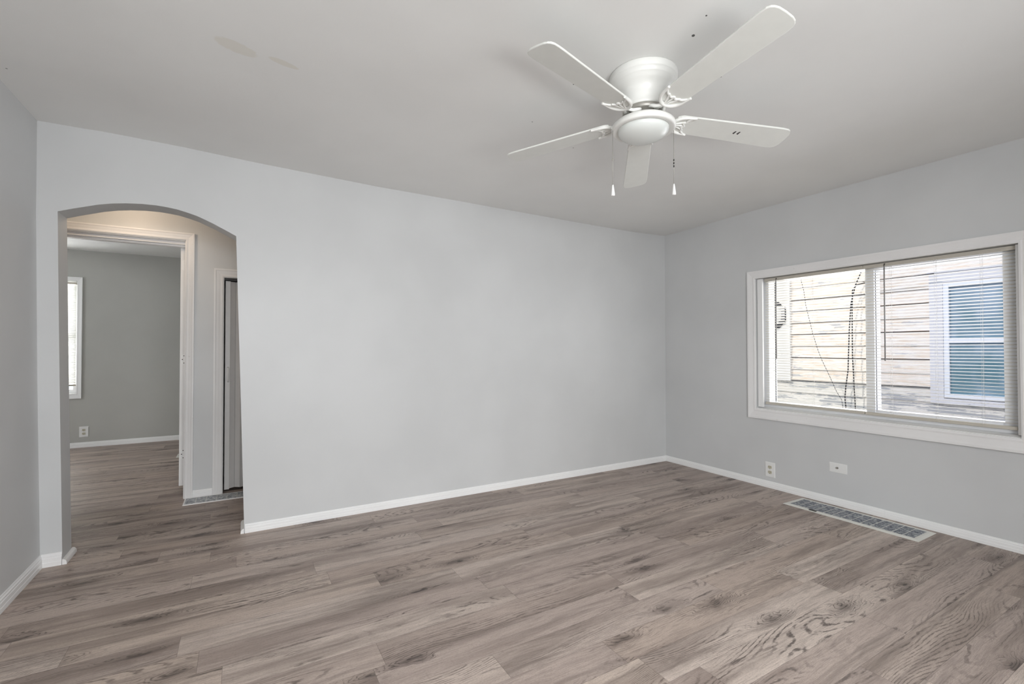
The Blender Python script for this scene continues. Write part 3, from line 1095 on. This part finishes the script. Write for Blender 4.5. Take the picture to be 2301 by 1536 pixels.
# pull chains hang from the pan rim on both sides, across the view
for sgn, zt, zb in ((-1, 2.212, 1.953), (1, 2.212, 1.957)):
    dx, dy = sgn * 0.140 * math.cos(YAW + 0.0), -sgn * 0.140 * math.sin(YAW + 0.0)
    mb = MB()
    z0, z1 = fz(zt), fz(zb)
    mb.tube([(dx, dy, z0), (dx, dy, z1)], 0.0014, 6)
    zz = z0
    while zz > z1:
        mb.lathe([(0, -0.0018), (0.0019, 0), (0, 0.0018)], 6, (dx, dy, zz))
        zz -= 0.006
    ch = mb.build('pull_chain', M_steel, fan)
    zl = z0 - (z0 - z1) * (0.55 if sgn < 0 else 0.62)
    mb = MB()
    if sgn < 0:
        mb.lathe([(0, -0.005), (0.003, -0.003), (0.0036, 0), (0.003, 0.003), (0, 0.005)], 10, (dx, dy, zl))
    else:
        for q in (-0.014, 0.0, 0.014):
            mb.lathe([(0, -0.006), (0.0026, -0.004), (0.003, 0), (0.0026, 0.004), (0, 0.006)], 10, (dx, dy, zl + q))
    mb.build('chain_coupling', M_dark if sgn > 0 else M_steel, ch)
    mb = MB().lathe([(0, 0.002), (0.0032, 0.001), (0.0045, -0.008), (0.0066, -0.024), (0.0086, -0.040), (0.0090, -0.047), (0.0075, -0.0495), (0, -0.0495)], 20, (dx, dy, z1))
    mb.build('pull_knob', M_plastic, ch)
    mb = MB().tube([(dx * 0.97, dy * 0.97, z0 + 0.004), (dx * 1.05, dy * 1.05, z0 + 0.002)], 0.004, 8)
    mb.build('chain_eyelet', M_fan, ch)

# ------------------------------------------------------------------ house next door
XN = 2.2
house = empty('neighbouring_house', (XN, -0.5, -0.6))
tag(house, 'old clapboard house next door with flaking cream paint, seen through the blinds', 'house')


def hbuild(mb, name, mats, parent=None):
    o = mb.build(name, mats, parent or house)
    if parent is None:
        o.location = -Vector(house.location)
    return o


P = 0.1468
Z0 = 0.648


def clap(mb, y0, y1, zlo, zhi):
    k0 = int(math.floor((zlo - Z0) / P)) - 1
    for k in range(k0, 40):
        za, zb = Z0 + k * P, Z0 + (k + 1) * P
        a, b_ = max(za, zlo), min(zb, zhi)
        if b_ - a < 0.005:
            continue
        fa, fb = (a - za) / P, (b_ - za) / P
        # lower edge stands proud of the board beneath
        mb.prism([(XN - 0.020 + 0.016 * fa, a + 0.004), (XN - 0.020 + 0.016 * fb, b_ - 0.004), (XN + 0.01, b_ - 0.004), (XN + 0.01, a + 0.004)], 1, y0, y1)


NY0, NY1, NZ0, NZ1 = -2.56, -1.64, 0.705, 1.865       # neighbour window with frame
mb = MB()
clap(mb, NY1 + 0.108, 4.5, 0.80, 3.3)
clap(mb, -6.5, NY0 - 0.108, 0.80, 3.3)
clap(mb, NY0 - 0.108, NY1 + 0.108, NZ1 + 0.10, 3.3)
hbuild(mb, 'siding', M_siding)
mb = MB()
clap(mb, -6.5, 4.5, -0.5, 0.648)
clap(mb, NY1 + 0.108, 4.5, 0.648, 0.80)
clap(mb, -6.5, NY0 - 0.108, 0.648, 0.80)
hbuild(mb, 'lower_siding', M_siding_low)
hbuild(MB().box(XN + 0.012, XN + 0.10, -6.5, 4.5, -0.6, 3.3), 'backing_wall', M_seam)
mb = MB().box(XN - 0.034, XN, NY1, NY1 + 0.107, 0.650, NZ1 + 0.105).box(XN - 0.034, XN, NY0 - 0.107, NY0, 0.650, NZ1 + 0.105)
mb.box(XN - 0.034, XN, NY0, NY1, NZ1 + 0.003, NZ1 + 0.105).box(XN - 0.045, XN, NY0 - 0.12, NY1 + 0.12, NZ1 + 0.105, NZ1 + 0.13)
mb.box(XN - 0.040, XN, NY0, NY1, 0.650, NZ0 - 0.006)
hbuild(mb, 'window_casing', M_ncasing)
mb = MB()
sw = 0.045
zm = 1.280
mb.box(XN - 0.028, XN, NY1 - sw, NY1, NZ0, NZ1, 0.003).box(XN - 0.028, XN, NY0, NY0 + sw, NZ0, NZ1, 0.003)
mb.box(XN - 0.028, XN, NY0 + sw, NY1 - sw, NZ1 - sw, NZ1, 0.003).box(XN - 0.034, XN, NY0 + sw, NY1 - sw, NZ0, NZ0 + sw, 0.003)
mb.box(XN - 0.028, XN, NY0 + sw, NY1 - sw, zm - 0.024, zm + 0.024, 0.003)
wf = hbuild(mb, 'window_sash', M_nvinyl)
hbuild(MB().box(XN - 0.010, XN - 0.004, NY0 + sw, NY1 - sw, NZ0 + sw, zm - 0.024).box(XN - 0.004, XN + 0.002, NY0 + sw, NY1 - sw, zm + 0.024, NZ1 - sw), 'window_glass', M_nglass)
# painted panel board at the left
hbuild(MB().box(XN - 0.040, XN - 0.001, -0.118, 1.6, 0.79, 3.2, 0.002), 'panel_board', M_panel)
# eight-sided vent on the panel
mb = MB()
oc = lambda r_: [(0.085 + r_ * math.cos(math.pi / 8 + k * math.pi / 4), 1.640 + 1.15 * r_ * math.sin(math.pi / 8 + k * math.pi / 4)) for k in range(8)]
o8, i8 = oc(0.165), oc(0.105)
for k in range(8):
    k2 = (k + 1) % 8
    mb.prism([o8[k], o8[k2], i8[k2], i8[k]], 0, XN - 0.050, XN - 0.040)
v = hbuild(mb, 'vent_grille', M_gasket)
mb = MB()
for j in range(7):
    zz = 1.640 + (j - 3) * 0.034
    mb.box(XN - 0.054, XN - 0.041, -0.06, 0.22, zz - 0.011, zz + 0.011)
hbuild(mb, 'vent_slats', M_panel)
hbuild(MB().prism([(XN - 0.5, 3.2), (XN + 0.3, 3.2), (XN + 0.3, 3.3), (XN - 0.5, 3.25)], 1, -6.5, 4.5), 'eave', M_panel)

# cables drooping along the neighbour wall
C1 = [(-0.94, 2.066), (-0.885, 1.931), (-0.838, 1.731), (-0.816, 1.423), (-0.804, 1.114), (-0.798, 0.949), (-0.772, 0.751), (-0.762, 0.621), (-0.77, 0.534), (-0.77, -0.2)]
C2 = [(-1.30, 1.95), (-0.987, 1.939), (-0.912, 1.928), (-0.867, 1.872), (-0.86, 1.626), (-0.859, 1.115), (-0.869, 0.86), (-0.88, 0.545), (-0.88, -0.2)]
C3 = [(-0.31, 2.3), (-0.317, 2.043), (-0.347, 1.911), (-0.367, 1.743), (-0.397, 1.603), (-0.447, 1.382), (-0.501, 1.191), (-0.545, 1.068), (-0.631, 0.873), (-0.701, 0.704), (-0.757, 0.605), (-0.77, 0.50)]
C1 = [(-1.02, 2.3)] + C1
C2 = [(-1.6, 1.96)] + C2
for pts, rad, X_, lab in ((C1, 0.0065, 2.125, 'dark cable bowed outward down the clapboards, left of the pair'), (C2, 0.006, 2.095, 'dark cable hanging straight down the clapboards, right of the pair'),
                      (C3, 0.003, 2.065, 'thin slanting wire across the clapboards nearest the room corner')):
    o = MB().tube([(X_, y, z) for y, z in pts], rad, 6).build('outdoor_cable', M_cable)
    tag(o, lab, 'cable', 'cables on the house next door')

o = MB().box(0.2, 9, -9, 9, -0.7, -0.6).build('ground', M_ground)
struct(o, 'bare ground between the houses', 'ground')
